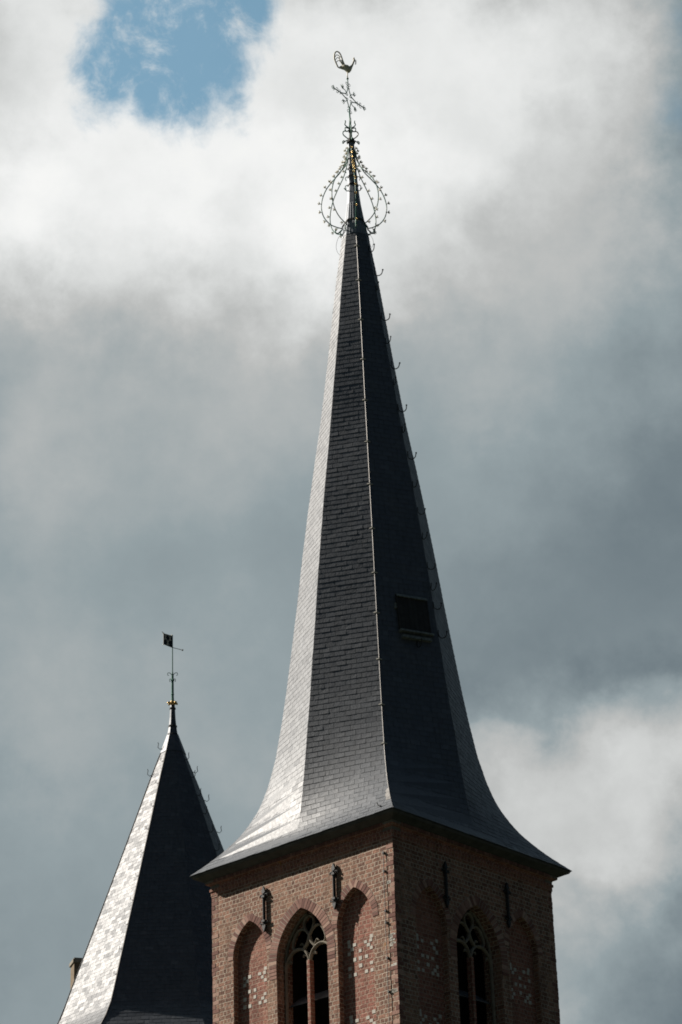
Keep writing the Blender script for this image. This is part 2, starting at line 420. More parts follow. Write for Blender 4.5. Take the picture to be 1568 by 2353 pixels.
def build_wall(k):
    X = wall_xf(k)
    bm = bmesh.new()
    uvl = bm.loops.layers.uv.new('UVMap')
    def q(ps, uvs):
        f = bm.faces.new([bm.verts.new(p) for p in ps])
        for l, uv in zip(f.loops, uvs):
            l[uvl].uv = uv
    def flat(u0, u1, z0, z1, dep=0.0, z0b=None, z1b=None):
        """front facing piece; z0b/z1b are the heights at u1"""
        z0b = z0 if z0b is None else z0b
        z1b = z1 if z1b is None else z1b
        q([X(u0, dep, z0), X(u1, dep, z0b), X(u1, dep, z1b), X(u0, dep, z1)], [(u0, z0), (u1, z0b), (u1, z1b), (u0, z1)])
    # piers
    edges = [-A]
    for (c, hw, sp, ri, dp) in OPEN:
        edges += [c-hw, c+hw]
    edges += [A]
    for i in range(0, len(edges), 2):
        flat(edges[i], edges[i+1], 0, TOPZ)
    for (c, hw, sp, ri, dp) in OPEN:
        flat(c-hw, c+hw, 0, SILL)
        P = arch_pts(hw, sp, ri)
        for (xa, za), (xb, zb) in zip(P, P[1:]):
            flat(c+xb, c+xa, zb, TOPZ, 0, za)
            flat(c-xa, c-xb, za, TOPZ, 0, zb)
        # reveals
        L = [(-hw, SILL)] + [(-x, z) for x, z in P] + [(x, z) for x, z in P[::-1][1:]] + [(hw, SILL)]
        s = 0.0
        rv = dp if dp < 0.2 else 0.55
        for (xa, za), (xb, zb) in zip(L, L[1:]):
            d = math.hypot(xb-xa, zb-za)
            q([X(c+xa, 0, za), X(c+xb, 0, zb), X(c+xb, rv, zb), X(c+xa, rv, za)], [(0.03, s+0.02), (0.03, s+d+0.02), (rv+0.03, s+d+0.02), (rv+0.03, s+0.02)])
            s += d
        q([X(c-hw, 0, SILL), X(c+hw, 0, SILL), X(c+hw, rv, SILL+0.04), X(c-hw, rv, SILL+0.04)], [(c-hw, 0), (c+hw, 0), (c+hw, rv), (c-hw, rv)])
    for f in bm.faces:
        f.normal_update()
    o = link('wall', bm, 'brick', tower)
    # blind niche panels, part by part
    for (c, hw, sp, ri, dp) in OPEN:
        if dp > 0.2:
            continue
        bm = bmesh.new()
        uvl = bm.loops.layers.uv.new('UVMap')
        P = arch_pts(hw, sp, ri)
        def q2(ps):
            f = bm.faces.new([bm.verts.new(X(c+x, dp, z)) for x, z in ps])
            for l, (x, z) in zip(f.loops, ps):
                l[uvl].uv = (x+c, z)
        e = 0.01
        q2([(-hw-e, SILL-e), (hw+e, SILL-e), (hw+e, sp), (-hw-e, sp)])
        for (xa, za), (xb, zb) in zip(P, P[1:]):
            q2([(-xa-e, za), (xa+e, za), (xb+e, zb), (-xb-e, zb)])
        pan = link('blind_niche', bm, 'brick_red', tower)
        # white stones set in a lozenge pattern
        bm = bmesh.new()
        for base in (18.36, 16.55):
            pat = [(0, 0), (-.18, 0), (.18, 0), (0, .18), (0, -.18),
                   (.17, .36), (.26, .265), (.35, .175), (.34, .365), (.36, .46),
                   (.17, -.36), (.26, -.265), (.345, -.175), (.345, -.36)]
            pat = pat + [(-x, z) for x, z in pat[5:]]
            for (x, z) in pat:
                if abs(x) > hw-0.05:
                    continue
                if random.random() < 0.10:
                    continue
                zz = H+base+z+random.uniform(-.008, .008)
                u = c+x+random.uniform(-.008, .008)
                sx, sz = random.uniform(.082, .106), random.uniform(.072, .094)
                vs = box(bm, (0, 0, 0), (1, 1, 1))
                for v in vs:
                    p = v.co.copy()
                    v.co = X(u+p.x*sx, dp-0.003+p.y*0.012, zz+p.z*sz)
        link('white_stone_inlay', bm, 'white_stone', tower)
    # arch rings of bricks laid on edge
    for (c, hw, sp, ri, dp) in OPEN:
        bm = bmesh.new()
        cl = bm.loops.layers.color.new('tone')
        W_ = 0.25 if dp > 0.2 else 0.185
        Rr = (hw*hw+ri*ri)/(2*hw)
        cx0 = Rr-hw
        a1 = math.asin(ri/Rr)
        arc = a1*Rr
        nb = max(6, round(arc/0.088))
        ex = math.acos(cx0/(Rr+W_))         # outer ring meets at the centre line
        for s in (-1, 1):
            for i in range(-4 if dp > 0.2 else 0, nb):
                t0, t1 = (i+0.09)/nb, (i+0.91)/nb
                def pt(t, rr):
                    if t < 0:
                        return (rr-cx0, sp+t*arc)
                    a = a1*t*(1.0 if rr == Rr else ex/a1*1.0 if False else 1.0)
                    x = rr*math.cos(a)-cx0
                    z = sp+rr*math.sin(a)
                    return (max(x, 0.004), z)
                ro = Rr+W_*random.uniform(0.93, 1.04)
                ps = [pt(t0, Rr+0.002), pt(t0, ro), pt(t1, ro), pt(t1, Rr+0.002)]
                pr = 0.006+random.uniform(0, .006)
                fr = [X(c+s*x, -pr, z) for x, z in ps]
                bk = [X(c+s*x, 0.02, z) for x, z in ps]
                if s < 0:
                    fr, bk = fr[::-1], bk[::-1]
                tn = random.random()
                F = [bm.verts.new(p) for p in fr]
                B = [bm.verts.new(p) for p in bk]
                fs = [bm.faces.new(F)]
                for j in range(4):
                    fs.append(bm.faces.new((F[j], B[j], B[(j+1) % 4], F[(j+1) % 4])))
                for f in fs:
                    for l in f.loops:
                        l[cl] = (tn, random.random(), 0, 1)
        # filling at the crown
        ro = Rr+W_
        z0 = sp+ri
        z1 = sp+Rr*math.sin(a1)+W_*1.02
        fs = quad(bm, X(c-0.03, -0.009, z0), X(c+0.03, -0.009, z0), X(c+0.075, -0.009, z1-0.03), X(c-0.075, -0.009, z1-0.03))
        for l in fs.loops:
            l[cl] = (0.5, 0.5, 0, 1)
        link('arch_ring', bm, 'arch_brick', tower)
        # lime bed behind the ring bricks
        bm = bmesh.new()
        for s in (-1, 1):
            n = 18
            for i in range(-3 if dp > 0.2 else 0, n):
                def pt(t, rr):
                    if t < 0:
                        return (rr-cx0, sp+t*arc)
                    a = a1*t
                    return (max(rr*math.cos(a)-cx0, 0.0), sp+rr*math.sin(a))
                ps = [pt(i/n, Rr+0.003), pt(i/n, Rr+W_), pt((i+1)/n, Rr+W_), pt((i+1)/n, Rr+0.003)]
                fr = [X(c+s*x, -0.003, z) for x, z in ps]
                if s < 0:
                    fr = fr[::-1]
                quad(bm, *fr)
        link('arch_bed_joint', bm, 'mortar', tower)
    # window: tracery, louvres, box coloured near-black as the chamber's shade
    win = empty('window', (0, 0, 0))
    win.parent = tower
    hw, sp, ri = WIN
    dp = 0.24
    nrm = X(0, 1, 0)-X(0, 0, 0)
    bm = bmesh.new()
    def bar(pts, r=0.034, sub=5):
        tube(bm, [X(x, dp+0.05, z+H) for x, z in [(p.x, p.z) for p in catmull([(a, 0, b) for a, b in pts], sub)]], r, 8, flat=(nrm, 1.6))
    for s in (-1, 1):
        bar([(0, 18.70), (s*.07, 18.9), (s*.22, 19.04), (s*.40, 19.08), (s*.57, 19.02), (s*.72, 18.87), (s*.80, 18.66)])
        bar([(s*.18, 19.05), (s*.06, 19.18), (0, 19.34)])
        bar([(0, 19.34), (s*.08, 19.456), (s*.225, 19.54), (s*.36, 19.52), (s*.48, 19.385), (s*.54, 19.2), (s*.48, 19.07), (s*.33, 19.06), (s*.18, 19.05)], 0.03)
        bar([(s*.12, 18.86), (s*.19, 18.90), (s*.21, 18.84)], 0.018, 3)
        bar([(s*.70, 18.80), (s*.62, 18.84), (s*.60, 18.78)], 0.018, 3)
        bar([(s*.18, 19.10), (s*.24, 19.20), (s*.30, 19.16)], 0.018, 3)
        bar([(s*.79, 14.8), (s*.79, 18.7)], 0.03, 1)
        bar([(s*.80, 18.7), (s*.72, 19.2), (s*.50, 19.55), (s*.28, 19.78), (s*.05, 19.9)], 0.028, 5)
    bar([(0, 19.34), (-.09, 19.47), (-.16, 19.62), (-.13, 19.76), (0, 19.83), (.13, 19.76), (.16, 19.62), (.09, 19.47), (0, 19.34)], 0.03)
    link('tracery', bm, 'sandstone', win)
    bm = bmesh.new()
    uvl = bm.loops.layers.uv.new('UVMap')
    vs = box(bm, (0, 0, 0), (1, 1, 1))
    for v in vs:
        p = v.co.copy()
        v.co = X(p.x*0.085, dp+0.05+p.y*0.15, H+16.76+p.z*3.94)
    for f in bm.faces:
        for l in f.loops:
            l[uvl].uv = (0.05+(l.vert.co.x+l.vert.co.y)*0.6, l.vert.co.z)
    link('mullion', bm, 'brick_red', win)
    for zc in (17.93, 17.1, 16.3, 15.5):
        bm = bmesh.new()
        vs = box(bm, (0, 0, 0), (1, 1, 1))
        for v in vs:
            p = v.co.copy()
            v.co = X(p.x*(2*hw-0.02), 0.62+p.y*0.42, H+zc+p.z*0.03+p.y*0.30)
        link('louvre', bm, 'board', win)
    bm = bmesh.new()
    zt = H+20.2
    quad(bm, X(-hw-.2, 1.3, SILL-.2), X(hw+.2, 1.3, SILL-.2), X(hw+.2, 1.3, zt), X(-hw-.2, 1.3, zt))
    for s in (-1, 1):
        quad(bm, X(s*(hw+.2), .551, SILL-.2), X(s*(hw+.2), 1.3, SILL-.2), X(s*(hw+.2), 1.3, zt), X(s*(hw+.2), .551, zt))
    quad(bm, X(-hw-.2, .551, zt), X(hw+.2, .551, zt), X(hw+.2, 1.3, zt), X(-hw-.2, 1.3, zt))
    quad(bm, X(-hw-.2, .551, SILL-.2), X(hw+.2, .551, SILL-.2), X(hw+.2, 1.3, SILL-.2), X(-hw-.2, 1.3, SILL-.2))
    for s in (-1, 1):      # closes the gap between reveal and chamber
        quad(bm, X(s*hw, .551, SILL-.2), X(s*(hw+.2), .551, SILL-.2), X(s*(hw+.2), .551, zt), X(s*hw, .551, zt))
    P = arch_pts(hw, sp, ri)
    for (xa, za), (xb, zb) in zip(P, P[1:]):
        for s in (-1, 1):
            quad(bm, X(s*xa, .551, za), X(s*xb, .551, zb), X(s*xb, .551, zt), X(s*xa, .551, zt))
    link('bell_chamber_shade', bm, 'dark', win)
    # wrought iron wall anchors
    for u in (-1.17, 1.15):
        bm = bmesh.new()
        tube(bm, [X(u, -0.05, H+19.80), X(u, -0.05, H+20.60)], 0.04, 6)
        for zc, s in ((20.60, 1), (19.82, -1)):
            def pz(dx, dz):
                return X(u+dx*1.15, -0.05, H+zc+s*dz*1.1)
            # spearhead with two leaves
            prof = [(0, -.02), (.05, .03), (.038, .08), (.0, .17)]
            F = [pz(x, z) for x, z in prof] + [pz(-x, z) for x, z in prof[1:3][::-1]]
            vf = [bm.verts.new(p + nrm*-0.03) for p in F]
            vb = [bm.verts.new(p + nrm*0.03) for p in F]
            bm.faces.new(vf)
            bm.faces.new(vb[::-1])
            for j in range(len(vf)):
                bm.faces.new((vf[j], vb[j], vb[(j+1) % len(vf)], vf[(j+1) % len(vf)]))
            for sx in (-1, 1):
                tube(bm, [pz(0, -.06), pz(sx*.05, -.02), pz(sx*.10, -.03), pz(sx*.115, -.075)], [.026, .024, .022, .012], 6)
            tube(bm, [pz(0, -.09), X(u, 0.02, H+zc-s*.09)], 0.02, 6)
            box(bm, pz(0, -.075), (.1, .1, .05), Matrix.Rotation(TROT*0+k*PI/2, 3, 'Z'))
        link('wall_anchor', bm, 'iron', tower)

for k in range(4):
    build_wall(k)

# loose stretch of pale repair bricks near the corner
X0_ = wall_xf(0)
X1_ = wall_xf(1)
bm = bmesh.new()
for i in range(26):
    u = random.uniform(2.80, 2.94)
    z = H+random.choice([18.62, 18.52, 17.9, 18.41, 17.3, 19.1, 19.9])+random.uniform(-.02, .02)
    vs = box(bm, (0, 0, 0), (1, 1, 1))
    for v in vs:
        p = v.co.copy()
        v.co = X0_(u+p.x*.10, 0.0+p.y*0.014, z+p.z*.07)
link('pale_brick', bm, 'white_stone', tower)

# projecting quoin bricks make the corners uneven
bm = bmesh.new()
cl = bm.loops.layers.color.new('tone')
z = H+14.0
i = 0
while z < TOPZ-0.05:
    for cxn, cyn in ((1, -1), (-1, -1), (1, 1), (-1, 1)):
        for d in (0, 1):
            L = 0.22 if (i+d) % 2 else 0.11
            pr = random.uniform(0.001, 0.013)
            if random.random() < 0.25:
                continue
            if d:
                c = (cxn*(A-L/2+pr/2), cyn*(A+pr/2-0.01), z+0.052)
                s = (L, 0.02+pr, 0.09)
            else:
                c = (cxn*(A+pr/2-0.01), cyn*(A-L/2+pr/2), z+0.052)
                s = (0.02+pr, L, 0.09)
            n0 = len(bm.faces)
            box(bm, c, (s[0]*random.uniform(.93, .99), s[1]*random.uniform(.93, .99), s[2]))
            bm.faces.ensure_lookup_table()
            tn = (random.random(), 0, 0, 1)
            for f in bm.faces[n0:]:
                for l in f.loops:
                    l[cl] = tn
    z += 0.105
    i += 1
link('quoin_bricks', bm, 'arch_brick', tower)

# cornice: stepped brick courses, stone corners, gutter board
def ring_prof(prof, name, m, parent=tower, uv=False):
    bm = bmesh.new()
    uvl = bm.loops.layers.uv.new('UVMap')
    s_ = 0.0
    for (h0, z0), (h1, z1) in zip(prof, prof[1:]):
        d = math.hypot(h1-h0, z1-z0)
        for k in range(4):
            rot = Matrix.Rotation(k*PI/2, 3, 'Z')
            ps = [rot @ Vector((-h0, -h0, z0)), rot @ Vector((h0, -h0, z0)), rot @ Vector((h1, -h1, z1)), rot @ Vector((-h1, -h1, z1))]
            f = quad(bm, *ps)
            for l, uvv in zip(f.loops, [(-h0, s_), (h0, s_), (h1, s_+d), (-h1, s_+d)]):
                l[uvl].uv = (uvv[0], uvv[1]+z0)
        s_ += d
    return link(name, bm, m, parent)
ring_prof([(2.99, 20.98+H), (3.022, 20.985+H), (3.022, 21.085+H), (3.045, 21.09+H), (3.045, 21.155+H), (3.018, 21.16+H), (3.018, 21.20+H), (3.03, 21.24+H), (3.06, 21.262+H), (3.10, 21.27+H), (3.12, 21.285+H), (3.12, 21.36+H), (3.0, 21.362+H)], 'cornice', 'brick_red')
ring_prof([(3.02, 21.352+H), (3.15, 21.352+H), (3.325, 21.44+H), (3.34, 21.44+H), (3.378, 21.50+H), (3.30, 21.525+H)], 'gutter_board', 'gutter')
# brick-on-edge dentils under the gutter
bm = bmesh.new()
cl = bm.loops.layers.color.new('tone')
for k in range(4):
    X = wall_xf(k)
    u = -2.78
    while u < 2.78:
        n0 = len(bm.faces)
        vs = box(bm, (0, 0, 0), (1, 1, 1))
        dj = random.uniform(-.006, .006)
        for v in vs:
            p = v.co.copy()
            v.co = X(u+p.x*.07, -0.085+dj+p.y*.11, H+21.31+p.z*.078)
        bm.faces.ensure_lookup_table()
        tn = (random.random()*0.7, 0, 0, 1)
        for f in bm.faces[n0:]:
            for l in f.loops:
                l[cl] = tn
        u += 0.088
link('dentil_course', bm, 'arch_brick', tower)
for sx, sy in ((1, -1), (-1, -1), (1, 1), (-1, 1)):
    bm = bmesh.new()
    pr = [(3.023, 21.165), (3.024, 21.22), (3.045, 21.26), (3.09, 21.29), (3.128, 21.30), (3.128, 21.358)]
    L = 0.30
    rows = []
    for h, zz in pr:
        rows.append([bm.verts.new((sx*(h-L), sy*h, zz+H)), bm.verts.new((sx*h, sy*h, zz+H)), bm.verts.new((sx*h, sy*(h-L), zz+H)), bm.verts.new((sx*(h-L), sy*(h-L), zz+H))])
    for a_, b_ in zip(rows, rows[1:]):
        for j in range(4):
            bm.faces.new((a_[j], a_[(j+1) % 4], b_[(j+1) % 4], b_[j]))
    bm.faces.new(rows[0])
    bm.faces.new(rows[-1])
    bmesh.ops.recalc_face_normals(bm, faces=bm.faces[:])
    link('corner_stone', bm, 'corner_stone', tower)

# ------------------------------------------------------------------ slate spire
SP = [(40.30, .375, .375), (39.6, .475, .49), (38.9, .58, .60), (38.1, .68, .715), (37.27, .78, .82), (36.4, .885, .95), (35.6, .99, 1.07), (34.25, 1.17, 1.265), (32.92, 1.38, 1.465),
      (31.6, 1.575, 1.675), (30.18, 1.77, 1.87), (28.9, 1.93, 2.045), (27.8, 2.08, 2.175), (26.5, 2.26, 2.345), (25.6, 2.40, 2.455), (24.6, 2.585, 2.595),
      (23.9, 2.775, 2.69), (23.5, 2.92, 2.745), (23.2, 3.06, 2.79), (22.9, 3.245, 2.835), (22.6, 3.47, 2.885), (22.35, 3.71, 2.935), (22.1, 3.99, 2.99), (21.9, 4.24, 3.07), (21.7, 4.52, 3.20), (21.515, 4.805, 3.398)]
LEAN = [(46.5, -.12), (45.0, -.086), (43.5, -.075), (40.5, -.05), (34.0, -.03), (28.0, -.012), (21.5, 0.0)]
def centre(z):
    dx = interp(LEAN, z)[0]
    return (dx*CT, -dx*ST)       # world x shift seen in the tower's own frame
def spire_poly(z):
    rd, rm = interp(SP, z)
    cx, cy = centre(z)
    out = []
    for k in range(8):
        ph = k*PI/4               # 0 = middle of local -Y wall
        r = rm if k % 2 == 0 else rd
        if k % 2 == 0:
            r = max(r, rd/math.sqrt(2))
        out.append(Vector((cx+r*math.sin(ph), cy-r*math.cos(ph), z+H)))
    return out
def slate_roof(name, poly, zs, width, m, parent, lift=0.017, inset=0.012, jitter=0.004):
    bm = bmesh.new()
    cl = bm.loops.layers.color.new('tone')
    n = len(poly(zs[0]))
    def face(vs, tn):
        f = bm.faces.new(vs)
        for l in f.loops:
            l[cl] = tn
    # boarding under the slates
    prev = None
    for z in zs[::3]+[zs[-1]]:
        P = poly(z)
        c = sum(P, Vector())/n
        ring = [bm.verts.new(c+(p-c)*(1-inset/max((p-c).length, .05))) for p in P]
        if prev:
            for k in range(n):
                face((prev[k], prev[(k+1) % n], ring[(k+1) % n], ring[k]), (0.0, 0.5, 0, 1))
        prev = ring
    for i in range(len(zs)-1):
        P0, P1 = poly(zs[i]), poly(zs[i+1])
        for k in range(n):
            A0, B0 = P0[k], P0[(k+1) % n]
            A1, B1 = P1[k], P1[(k+1) % n]
            m0, m1 = (A0+B0)/2, (A1+B1)/2
            L0, L1 = (B0-A0).length/2, (B1-A1).length/2
            d0, d1 = (B0-A0).normalized(), (B1-A1).normalized()
            nn = d0.cross(m1-m0).normalized()
            if nn.dot(m0-sum(P0, Vector())/n) < 0:
                nn = -nn
            off = (0.5 if i % 2 else 0.0) + random.uniform(-.07, .07)
            j = math.floor(-L0/width-off)-1
            carry = None
            while (j+off)*width < L0:
                w0 = random.uniform(-.06, .06)
                a = (j+off)*width+0.0045
                b = (j+1+off)*width-0.0045
                if carry is not None:
                    a = carry
                    carry = None
                elif random.random() < 0.07:       # a cut slate, its rest follows
                    b = a+(b-a)*random.uniform(.35, .65)
                    carry = b+0.004
                a0, b0 = max(a, -L0-0.004), min(b, L0+0.004)
                if b0-a0 > 0.02:
                    a1, b1 = min(max(a0, -L1), L1), max(min(b0, L1), -L1)
                    if b1-a1 < 0.004:
                        b1 = a1+0.004
                    lf = lift+random.uniform(-jitter, jitter)
                    tw = random.uniform(-jitter, jitter)*0.8
                    dz = Vector((0, 0, random.uniform(-.006, .004)))
                    sl1 = (m1-m0)*0.06
                    lowa = m0+d0*a0+nn*(lf+tw)+dz
                    lowb = m0+d0*b0+nn*(lf-tw)+dz+Vector((0, 0, random.uniform(-.003, .003)))
                    upa = m1+d1*a1+nn*0.003+sl1
                    upb = m1+d1*b1+nn*0.003+sl1
                    V = [bm.verts.new(p) for p in (lowa, lowb, upb, upa)]
                    ba = bm.verts.new(m0+d0*a0-nn*0.004+dz)
                    bb = bm.verts.new(m0+d0*b0-nn*0.004+dz)
                    tn = (min(1, max(0, random.gauss(.5, .22))), random.random(), 0, 1)
                    face(V, tn)
                    face((ba, bb, V[1], V[0]), (0.0, .9, 0, 1))
                    face((V[0], V[3], ba), tn)
                    face((V[1], bb, V[2]), tn)
                if carry is None:
                    j += 1
    return link(name, bm, m, parent)
zs = [21.515]
while zs[-1] < 40.25:
    z = zs[-1]
    # equal gauge measured along the slope
    (rd, rm), (rd2, rm2) = interp(SP, z), interp(SP, z+0.1)
    slope = math.hypot(0.1, max(0, (rm-rm2)*0.95))/0.1
    zs.append(z+0.148/slope)
roof = slate_roof('slate_roof', spire_poly, zs, 0.282, 'slate', tower, lift=0.0085, jitter=0.0018)

# lead roll on the hip facing the camera, with its clips
ph = PI/4
def ridge_pt(z, k, out=0.0):
    rd, rm = interp(SP, z)
    r = rd if k % 2 else max(rm, rd/math.sqrt(2))
    cx, cy = centre(z)
    a = k*PI/4
    return Vector((cx+(r+out)*math.sin(a), cy-(r+out)*math.cos(a), z+H))
bm = bmesh.new()
zz = [22.25+i*0.35 for i in range(52)]
zz = [z for z in zz if z < 40.3]
tube(bm, [ridge_pt(z, 1, 0.02+random.uniform(-.003, .003)) for z in zz], 0.0105, 6)
rl = link('ridge_roll', bm, 'ridge_lead', tower)
for z in [39.75, 38.53, 37.16, 35.81, 34.44, 33.06, 31.69, 30.3, 28.95, 27.75, 26.38, 25.06, 23.92]:
    bm = bmesh.new()
    c = ridge_pt(z, 1, 0.024)
    for s in (-1, 1):
        a = PI/4+s*PI/8
        tdir = Vector((math.cos(a), math.sin(a), 0))*s
        tube(bm, [c, c+tdir*0.05-Vector((0, 0, .004)), c+tdir*0.085], [0.02, 0.018, 0.010], 6)
    tube(bm, [c+Vector((0, 0, 0.0)), c+Vector((math.sin(PI/4)*.02, -math.cos(PI/4)*.02, .04))], 0.012, 6)
    link('ridge_clip', bm, 'white_stone', rl)
# crumpled lead patch where the hip reaches the flare
bm = bmesh.new()
pts = [(22.42, 0.0), (22.30, 0.03), (22.12, 0.07), (21.95, 0.04)]
fx = (Vector((-1, 0, 0)))
for (z0, w0), (z1, w1) in zip(pts, pts[1:]):
    a0, a1 = ridge_pt(z0, 1, .03), ridge_pt(z1, 1, .03)
    quad(bm, a0, a0+fx*(w0+.05), a1+fx*(w1+.12), a1)
link('lead_patch', bm, 'ridge_lead', tower)

# roof ladder hooks
def hook_mesh(kind):
    bm = bmesh.new()
    r = 0.105
    pts = [(0.0, 0.24), (0.0, 0.1)] + [(r-r*math.cos(a), 0.1-r*math.sin(a)) for a in [PI*i/9 for i in range(1, 9)]] + [(2*r, 0.1), (2*r+.012, 0.15)]
    tube(bm, [(x, 0, z) for x, z in pts], 0.013, 6)
    bmesh.ops.create_icosphere(bm, subdivisions=1, radius=0.026, matrix=Matrix.Translation((2*r+.012, 0, .165)))
    me = bpy.data.meshes.new('roof_hook')
    bm.to_mesh(me)
    bm.free()
    me.materials.append(M['iron'])
    return me
hm = hook_mesh(0)
def put_hook(z, k, yaw_world, out=0.015):
    p = ridge_pt(z, k, out)
    o = bpy.data.objects.new('roof_hook', hm)
    COL.objects.link(o)
    o.parent = tower
    o.location = p
    o.rotation_euler = (random.uniform(-.06, .06), random.uniform(-.10, .10), yaw_world-TROT)
    o.scale = (random.uniform(.88, 1.08),)*3
    return o
for z in [38.78, 37.24, 35.61, 34.19, 32.67, 30.94, 29.26, 28.07, 27.23]:
    put_hook(z, 2, R(-8)+random.uniform(-.12, .12))
for z in [39.57, 38.25, 36.43, 35.05, 33.5, 31.76, 30.16, 28.62]:
    put_hook(z, 2, R(-62)+random.uniform(-.25, .25), 0.0)
# small snow hook near the left eave of the corner
bm = bmesh.new()
p = ridge_pt(21.72, 1, 0.0)+Vector((-.36, .0, 0.03))
tube(bm, [p, p+Vector((-.03, -.05, .02)), p+Vector((-.05, -.07, .09))], 0.012, 6)
bmesh.ops.create_icosphere(bm, subdivisions=1, radius=0.03, matrix=Matrix.Translation(p))
link('snow_hook', bm, 'ridge_lead', tower)

# hatch in the shaded face
a = PI/4+PI/8
fn = Vector((math.sin(a), -math.cos(a), 0))
ft = Vector((math.cos(a), math.sin(a), 0))
def fp(l, z, o=0.0):
    rd, rm = interp(SP, z)
    ap = 0.5*(rd+rm)*math.cos(PI/8)
    cx, cy = centre(z)
    return Vector((cx, cy, z+H))+fn*(ap+o)+ft*l
def slab(bm, l0, l1, z0, z1, o0, o1, thick):
    P = [fp(l0, z0, o0), fp(l1, z0, o0), fp(l1, z1, o1), fp(l0, z1, o1)]
    Q = [p-fn*thick for p in P]
    F = [bm.verts.new(p) for p in P]
    B = [bm.verts.new(p) for p in Q]
    bm.faces.new(F)
    bm.faces.new(B[::-1])
    for j in range(4):
        bm.faces.new((F[j], B[j], B[(j+1) % 4], F[(j+1) % 4]))
hatch = empty('roof_hatch', (0, 0, 0))
hatch.parent = tower
bm = bmesh.new()
slab(bm, -.20, .62, 27.34, 28.33, .07, .04, .2)
slab(bm, -.235, -.20, 27.30, 28.36, .085, .055, .2)
slab(bm, .62, .65, 27.30, 28.36, .085, .055, .2)
for i in range(1, 6):
    l_ = -.20+i*.137
    slab(bm, l_-.004, l_+.004, 27.36, 28.31, .078, .048, .02)
link('hatch_door', bm, 'hatch', hatch)
bm = bmesh.new()
slab(bm, -.23, .65, 28.30, 28.38, .085, .05, .2)
link('hatch_flashing', bm, 'verdigris', hatch)
bm = bmesh.new()
slab(bm, -.24, .70, 27.26, 27.31, .14, .13, .2)
slab(bm, -.19, .62, 27.08, 27.16, .12, .11, .2)
link('hatch_sill', bm, 'verdigris', hatch)
bm = bmesh.new()
slab(bm, -.29, -.235, 27.95, 28.10, .03, .03, .05)
link('hatch_catch', bm, 'verdigris', hatch)
o = bpy.data.objects.new('roof_hook', hm)
COL.objects.link(o)
o.parent = tower
o.location = fp(.22, 26.85, .02)
o.rotation_euler = (0, 0, R(-60)-TROT)

# lead cap at the tip
CAP = [(40.25, .385), (40.33, .372), (40.6, .312), (40.78, .278), (41.1, .232), (41.4, .190), (42.04, .132), (42.8, .100), (43.5, .080)]
bm = bmesh.new()
rings = []
for z, r in CAP:
    cx, cy = centre(z)
    rings.append([bm.verts.new((cx+(r+0.012)*math.sin(k*PI/4), cy-(r+.012)*math.cos(k*PI/4), z+H)) for k in range(8)])
for a_, b_ in zip(rings, rings[1:]):
    for j in range(8):
        bm.faces.new((a_[j], a_[(j+1) % 8], b_[(j+1) % 8], b_[j]))
bm.faces.new(rings[-1])
cap = link('lead_cap', bm, 'lead', tower)
bm = bmesh.new()
for k in range(8):   # standing seams
    for fr in (0.35, 0.7):
        pts = []
        for z, r in CAP[:6]:
            cx, cy = centre(z)
            p0 = Vector((cx+(r+.016)*math.sin(k*PI/4), cy-(r+.016)*math.cos(k*PI/4), z+H))
            p1 = Vector((cx+(r+.016)*math.sin((k+1)*PI/4), cy-(r+.016)*math.cos((k+1)*PI/4), z+H))
            pts.append(p0.lerp(p1, fr))
        tube(bm, pts, 0.006, 5)
link('standing_seams', bm, 'lead', cap)
# lightning conductor down the sunny wall
bm = bmesh.new()
pts = [X0_(2.715+0.008*math.sin(i*1.7)+(0.012 if i > 18 else 0), -0.035, H+20.72-i*0.3) for i in range(60)]
tube(bm, pts, 0.008, 6)
lc = link('lightning_cable', bm, 'wire', tower)
for z in (20.65, 20.2, 19.23, 18.95, 18.1, 17.3, 16.4):
    bm = bmesh.new()
    box(bm, X0_(2.72, -0.022, H+z), (.05, .05, .045))
    link('cable_clip', bm, 'iron', lc)
# thin wire loops hanging at the cap
bm = bmesh.new()
def wpt(dx, dy, z):      # world offsets from the leaning axis, in the tower's frame
    cx, cy = centre(z)
    return Vector((cx+dx*CT+dy*ST, cy-dx*ST+dy*CT, z+H))
tube(bm, catmull([wpt(-.30, -.15, 40.38), wpt(-.46, -.1, 40.30), wpt(-.55, -.05, 40.05), wpt(-.52, 0, 39.85), wpt(-.44, 0, 39.75)], 6), 0.005, 5)
tube(bm, catmull([wpt(.33, -.2, 40.35), wpt(.46, -.1, 40.25), wpt(.50, -.1, 40.05), wpt(.44, -.1, 39.9)], 6), 0.005, 5)
link('loose_wire', bm, 'wire', tower)

# ------------------------------------------------------------------ open iron crown round the cap
crown = empty('iron_crown', (TX-.05, TY, 40.25+H), 0)
tag(crown, 'open onion shaped cage of green iron ribs with gilded buds round the spire tip', 'finial')
def cl_(x, y, z):           # world offset from crown base -> local (crown is not rotated)
    dx = interp(LEAN, z)[0]+.05
    return Vector((dx+x, y, z-40.25))
RIB = [(.30, 40.42), (.40, 40.40), (.415, 40.50), (.36, 40.60), (.52, 40.66), (.70, 40.76), (.86, 40.98), (.925, 41.25), (.915, 41.48), (.855, 41.72), (.75, 41.96), (.60, 42.18), (.46, 42.36), (.34, 42.52), (.23, 42.74), (.155, 42.98), (.105, 43.3)]
BUDZ = [40.62, 40.87, 41.15, 41.43, 41.70, 41.95, 42.15, 42.33, 42.50, 42.66, 42.83, 43.02, 43.22]
bm = bmesh.new()
tube(bm, [(0, 0, 0), (0.055, 0, 0.0)], [0.008, 0.010], 6)
for i in range(4):
    rt = Matrix.Rotation(i*PI/2+PI/4, 3, 'X')
    pts = [rt @ Vector(p) for p in ((.05, 0, 0), (.062, .022, 0), (.085, .034, 0), (.105, .044, 0))]
    tube(bm, pts, [.010, .014, .012, .003], 5)
